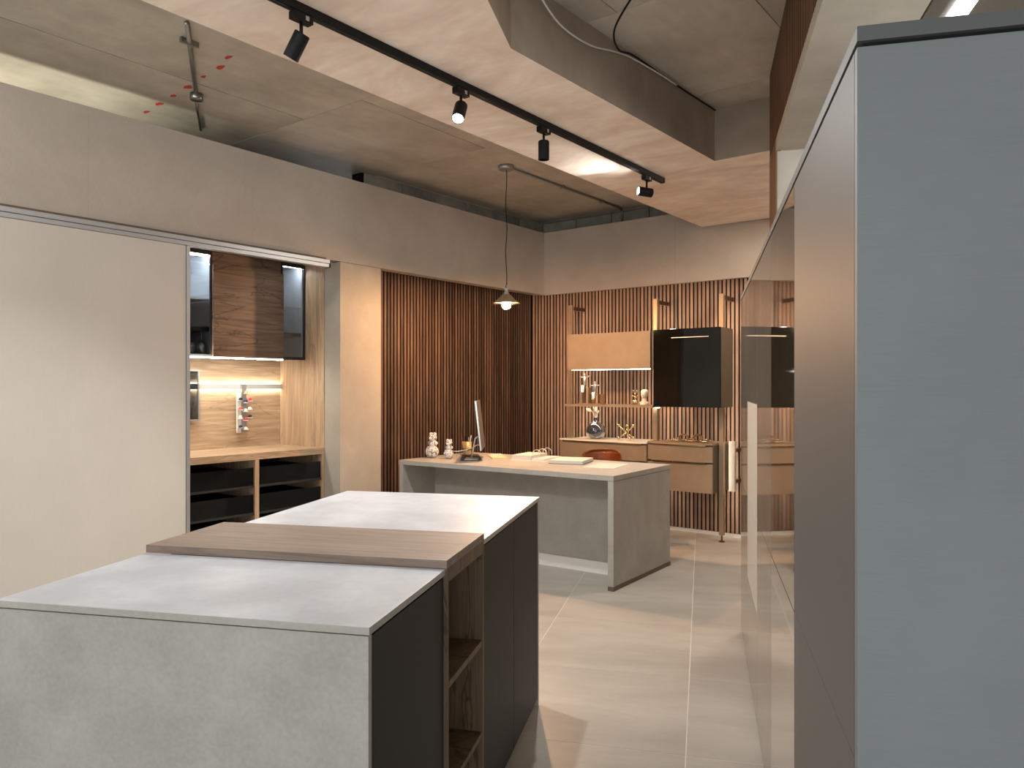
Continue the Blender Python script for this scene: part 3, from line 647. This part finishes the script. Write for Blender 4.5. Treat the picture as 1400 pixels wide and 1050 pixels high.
# pen cup and pens
x, y = -4.46, 5.14
cp = T('pen_cup', 'brass pen cup behind the monitor stand', 'cup', (x, y, ZT))
b = bm_(); lathe(b, [(.036, 0), (.045, .115), (.0425, .115), (.034, .004)], (x, y, ZT), 20, False); lathe(b, [(.0005, .001), (.0355, .001)], (x, y, ZT), 20, False); cp.part('body', b, 'cup', True)
b = bm_(); lathe(b, [(.043, 0), (.043, .012), (.0385, .012), (.0385, 0)], (x, y, ZT+.045), 20, False); cp.part('band', b, 'bronze', True)
for i, (ax, ay, h, m, lab) in enumerate([(-.022, .004, .165, 'black', 'black pen leaning left in the pen cup'), (-.010, .012, .172, 'blackpod', 'dark pencil standing in the middle of the pen cup'), (.018, -.004, .160, 'silver', 'silver pen in the pen cup'), (.026, .012, .175, 'white', 'white pen leaning right in the pen cup')]):
    b = bm_(); tube(b, [(x+ax*.3, y+ay*.3, ZT+.006), (x+ax*1.3, y+ay*1.3, ZT+h-.01), (x+ax*1.35, y+ay*1.35, ZT+h)], [.004, .0045, .002], 8)
    one('pen', b, m, lab, 'pen', 'pens in the cup', (x+ax*.3, y+ay*.3, ZT+.006), smooth=True)
# thin dark flat patch on the desk
b = bm_(); prism(b, [(-4.55, 5.19), (-4.12, 4.66), (-3.98, 4.78), (-4.40, 5.22)], ZT, ZT+.003); one('desk_patch', b, 'pad', 'thin dark patch on the desk under the monitor foot', 'mat', None, (-4.3, 4.95, ZT))
# monitor seen edge-on
mo = T('monitor', 'slim silver-edged monitor seen edge-on on its angled stand', 'monitor', (-4.13, 4.82, ZT+.0035))
mo.loc = Vector((0, 0, 0)); mo.e.rotation_euler = (0, 0, TB-.02)
b = bm_(); box(b, -.055, .055, -.09, .09, 0, .006, .002); mo.part('foot', b, 'alu')
b = bm_(); tube(b, [(-.005, 0, .006), (.012, 0, .09), (.028, 0, .17), (.045, 0, .185), (.062, 0, .183)], [.008, .007, .007, .007, .006], 8); mo.part('stand', b, 'silver', True)
b = bm_(); box(b, -.008, .008, -.24, .24, -.19, .215, .003); bmesh.ops.transform(b, matrix=Matrix.Translation((.068, .02, .275)) @ Matrix.Rotation(-.11, 4, 'Y'), verts=b.verts); mo.part('casing', b, 'silver')
b = bm_(); box(b, -.0105, -.0085, -.235, .235, -.185, .21); bmesh.ops.transform(b, matrix=Matrix.Translation((.068, .02, .275)) @ Matrix.Rotation(-.11, 4, 'Y'), verts=b.verts); mo.part('screen', b, 'blackglass')
b = bm_(); tube(b, curve([(-4.325, 4.80, ZT+.06), (-4.27, 4.82, ZT+.062), (-4.17, 4.86, ZT+.09), (-4.11, 4.86, ZT+.118), (-4.06, 4.86, ZT+.122)]), .0035, 8)
mi = (Matrix.Translation(mo.e.location) @ Matrix.Rotation(TB-.02, 4, 'Z')).inverted(); bmesh.ops.transform(b, matrix=mi, verts=b.verts)
mo.part('cable', b, 'white', True, label='thin white cable')
# notepad
b = bm_(); npd = T('notepad', 'cream notepad with curled sheet lying beside the monitor', 'notepad', (-4.12, 5.16, ZT))
prism(b, [(-4.22, 5.14), (-4.02, 4.955), (-3.95, 5.06), (-4.20, 5.30)], ZT, ZT+.012); npd.part('block', b, 'note')
b = bm_(); prism(b, [(-4.215, 5.15), (-4.10, 5.05), (-4.05, 5.13), (-4.19, 5.28)], ZT+.0125, ZT+.016); npd.part('sheet', b, 'paper')
# ring binder
bx, by = -3.74, 5.18
rb = T('ring_binder', 'white ring binder lying open with three metal rings', 'binder', (bx, by, ZT)); rb.loc = Vector((0, 0, 0)); rb.e.rotation_euler = (0, 0, .18)
b = bm_(); box(b, -.15, .17, -.17, .17, 0, .003, .001); rb.part('cover', b, 'white')
b = bm_(); box(b, -.14, .04, -.16, .16, .0035, .042, .001); rb.part('page_block', b, 'paper')
b = bm_(); box(b, .045, .16, -.16, .16, .0035, .018, .001); rb.part('page_block', b, 'paper')
for yy in (-.06, .05, .15):
    b = bm_(); tube(b, [(.045+.040*math.cos(a), yy, .044+.040*math.sin(a)) for a in [k*PI/8-.3 for k in range(11)]], .004, 6); rb.part('ring', b, 'silver', True)
pp = T('sample_book', 'thick pale brochure with white cover next to the binder', 'book', (-3.33, 5.12, ZT)); pp.loc = Vector((0, 0, 0)); pp.e.rotation_euler = (0, 0, .30)
b = bm_(); box(b, -.15, .13, -.16, .17, 0, .003, .0005); pp.part('back_cover', b, 'pad')
b = bm_(); box(b, -.148, .128, -.158, .168, .0033, .026, .001); pp.part('page_block', b, 'paper')
b = bm_(); box(b, -.15, .13, -.16, .17, .0263, .0285, .0005); pp.part('front_cover', b, 'paper')
b = bm_(); box(b, -.12, .12, -.19, .19, 0, .0025, .0005); bmesh.ops.transform(b, matrix=Matrix.Translation((-2.98, 5.06, ZT)) @ Matrix.Rotation(.2, 4, 'Z'), verts=b.verts)
one('paper_sheet', b, 'paper', 'flat pale sheet on the desk nearest the waterfall end', 'paper', None, (-2.98, 5.06, ZT))

# ================================================================== CHAIR
cx, cy = -3.44, 5.80
hc = T('office_chair', 'cognac leather chair tucked behind the desk', 'chair', (cx, cy, 0))
def shell(bm, w, z0, z1, y, thick):
    rows_ = []
    for j in range(9):
        t_ = j/8; row = []
        for i in range(13):
            u = i/12*2-1
            ww = w*(1-.12*t_**3)
            row.append(bm.verts.new((cx+u*ww, y-.11*u*u+.05*t_*t_, z0+(z1-z0)*t_-(.035*abs(u)**4 if j == 8 else 0))))
        rows_.append(row)
    fs = []
    for j in range(8):
        for i in range(12): fs.append(bm.faces.new((rows_[j][i], rows_[j][i+1], rows_[j+1][i+1], rows_[j+1][i])))
    bmesh.ops.solidify(bm, geom=fs, thickness=thick)
b = bm_(); shell(b, .215, .50, .832, cy+.03, .035); hc.part('backrest', b, 'leather', True)
b = bm_(); tube(b, [(cx+(i/12*2-1)*.19, cy+.07-.11*(i/12*2-1)**2, .835-.030*abs(i/12*2-1)**4) for i in range(13)], .005, 6); hc.part('piping', b, 'leather', True)
b = bm_(); box(b, cx-.22, cx+.22, cy-.42, cy+.01, .43, .49, .02); hc.part('seat', b, 'leather', True)
b = bm_(); tube(b, [(cx, cy-.2, .07), (cx, cy-.2, .428)], .025, 12); hc.part('column', b, 'black', True)
for k in range(5):
    a = 2*PI*k/5+.3; ex, ey = cx+.27*math.cos(a), cy-.2+.27*math.sin(a)
    b = bm_(); tube(b, [(cx+.024*math.cos(a), cy-.2+.024*math.sin(a), .09), (ex, ey, .065)], [.016, .011], 8); lg = hc.part('leg', b, 'black', True)
    b = bm_(); lathe(b, [(.012, -.02), (.026, -.012), (.026, .012), (.012, .02)], (0, 0, 0), 12); bmesh.ops.transform(b, matrix=Matrix.Translation((ex, ey, .0265)) @ Matrix.Rotation(a+PI/2, 4, 'Z') @ Matrix.Rotation(PI/2, 4, 'Y'), verts=b.verts); hc.part('caster', b, 'black', True, parent=lg)

# ================================================================== TRACK AND SPOTLIGHTS
tk = T('lighting_track', 'long black lighting track fixed under the plastered beam', 'track', (-2.46, 2.0, 2.88))
b = bm_(); box(b, -2.477, -2.443, -.6, 4.955, 2.846, 2.879, .001); tk.part('rail', b, 'black')
b = bm_(); box(b, -2.477, -2.443, 4.956, 4.966, 2.844, 2.8795); tk.part('end_cap', b, 'black')
b = bm_(); box(b, -2.469, -2.463, -.6, 4.95, 2.8435, 2.8455); box(b, -2.457, -2.451, -.6, 4.95, 2.8435, 2.8455); tk.part('conductor_rib', b, 'anthracite')
def head(lab, x, y, d, lit, e, ang, blend, drop=.055, hl=.105, r=.031):
    t = T('spotlight', lab, 'spotlight', (x, y, 2.845), group='track spotlights')
    d = Vector(d).normalized()
    b = bm_(); box(b, x-.018, x+.018, y-.045, y+.045, 2.812, 2.843, .002); t.part('adapter', b, 'black')
    b = bm_(); box(b, x+.0183, x+.0195, y+.008, y+.024, 2.818, 2.836); t.part('switch', b, 'alu')
    pv = Vector((x, y, 2.812-drop)); b = bm_(); tube(b, [(x, y, 2.811), pv], .007, 8); t.part('stem', b, 'black', True)
    c0 = pv-d*.012 if abs(d.z) > .8 else pv-d*.04
    if abs(d.z) <= .8: c0 = c0-Vector((0, 0, r))
    q = d.to_track_quat('Z', 'Y').to_matrix().to_4x4()
    b = bm_(); lathe(b, [(r*.9, 0), (r, .004), (r, hl), (r*.88, hl), (r*.88, hl-.012)], (0, 0, 0), 24, False); lathe(b, [(.0005, 0), (r*.9, 0)], (0, 0, 0), 24, False)
    bmesh.ops.transform(b, matrix=Matrix.Translation(c0) @ q, verts=b.verts); t.part('housing', b, 'black', False)
    b = bm_(); lathe(b, [(.0005, 0), (r*.87, 0)], (0, 0, hl-.011), 24, False); lathe(b, [(r*.87, 0), (.0005, .001)], (0, 0, hl-.0108), 24, False)
    bmesh.ops.transform(b, matrix=Matrix.Translation(c0) @ q, verts=b.verts); t.part('lens', b, 'lens' if lit else 'dimglass')
    if e: spot('spot_beam', c0+d*(hl+.006), d, e, ang, blend, NEUT, .018)
    return t
head('black track spotlight tilted towards the sliding door, first along the track', -2.46, 1.85, (-.62, -.16, -.95), True, 75, 75, .7)
head('lit white-glaring track spotlight aimed down at the island', -2.46, 2.79, (.28, -.62, -1), True, 60, 125, .6)
head('black track spotlight pointing straight down, second from the track end', -2.46, 3.49, (0, .0, -1), False, 78, 140, .6)
head('lit track spotlight turned sideways near the end of the track', -2.46, 4.72, (-.62, -.76, .10), True, 13, 80, .5, .05)

# ================================================================== PENDANT
PX, PY = -3.875, 4.96
pd = T('pendant_lamp', 'small brass pendant lamp hanging on a long cord above the desk', 'pendant lamp', (PX, PY, CEIL))
b = bm_(); lathe(b, [(.066, 0), (.066, -.028), (.060, -.034), (.02, -.036)], (PX, PY, CEIL-.0005), 28); pd.part('ceiling_rose', b, 'alu', True)
b = bm_(); tube(b, [(PX+.004*math.sin(k*1.1), PY+.004*math.cos(k*.9), 3.184-k*(3.184-2.235)/14) for k in range(15)], .0035, 8); pd.part('cord', b, 'black', True)
b = bm_(); lathe(b, [(.006, .235), (.010, .21), (.016, .203), (.016, .197), (.011, .193), (.017, .18), (.022, .163), (.026, .155)], (PX, PY, 2.0), 20); pd.part('cap', b, 'alu', True)
b = bm_(); lathe(b, [(.026, .158), (.040, .148), (.072, .112), (.112, .084), (.114, .080), (.070, .106), (.038, .142), (.025, .150)], (PX, PY, 2.0), 32, False); pd.part('shade', b, 'champagne', True)
b = bm_(); ball(b, (PX, PY, 2.062), .036, 3, (1, 1, .8)); bu = pd.part('bulb', b, 'bulb', True)
# conduit from rose to the rear wall
cu = T('ceiling_conduit', 'dark steel conduit running across the ceiling from the pendant rose', 'conduit', (-3.85, 6.0, CEIL))
b = bm_(); tube(b, [(PX+.005, PY+.075, CEIL-.013), (-3.835, 6.75, CEIL-.013), (-3.835, 6.80, CEIL-.02), (-3.835, 6.83, CEIL-.05), (-3.835, 6.83, 2.9)], .011, 10); cu.part('pipe', b, 'steel', True)
for yy in (5.75, 6.45):
    b = bm_(); box(b, -3.875, -3.825, yy-.008, yy+.008, CEIL-.026, CEIL-.001, .002); cu.part('clip', b, 'steel')
cl = T('conduit_drop', 'galvanised conduit with round box dropping behind the fabric band', 'conduit', (-4.45, 2.57, CEIL))
b = bm_(); tube(b, [(-3.60, 2.02, CEIL-.014), (-4.42, 2.54, CEIL-.014)], .013, 10); cl.part('pipe', b, 'steel', True)
b = bm_(); lathe(b, [(.040, 0), (.040, -.035), (.036, -.038)], (-4.46, 2.565, CEIL-.0005), 20); cl.part('junction_box', b, 'steel', True)
b = bm_(); tube(b, [(-4.462, 2.565, CEIL-.04), (-4.80+.31, 2.60, 2.95)], .010, 10); 
b.free(); b = bm_(); tube(b, [(-4.50, 2.585, CEIL-.014), (-5.02, 2.92, CEIL-.014)], .010, 10); cl.part('pipe', b, 'steel', True)
b = bm_(); box(b, -3.80, -3.78, 2.09, 2.19, CEIL-.03, CEIL-.001, .002); cl.part('clip', b, 'steel')
# loose cables along the beam top
b = bm_(); tube(b, curve([(-1.50, 2.95, 3.19), (-1.75, 3.15, 3.17), (-1.9, 3.30, 3.15), (-1.985, 3.50, 3.155), (-2.0, 3.70, 3.195), (-2.0, 4.2, 3.20), (-1.985, 4.77, 3.205)]), .005, 8)
one('black_cable', b, 'black', 'black cable following the upper edge of the downstand beam', 'cable', None, (-1.985, 3.7, 3.2), smooth=True)
b = bm_(); tube(b, curve([(-1.88, 2.42, 3.20), (-1.93, 2.66, 3.13), (-1.99, 2.95, 3.085), (-2.012, 3.25, 3.10), (-2.015, 3.5, 3.155), (-2.014, 3.68, 3.185), (-1.995, 3.95, 3.188), (-1.99, 4.2, 3.192)]), .0045, 8)
one('white_cable', b, 'white', 'sagging white cable drooping down the beam side', 'cable', None, (-1.98, 3.0, 3.1), smooth=True)
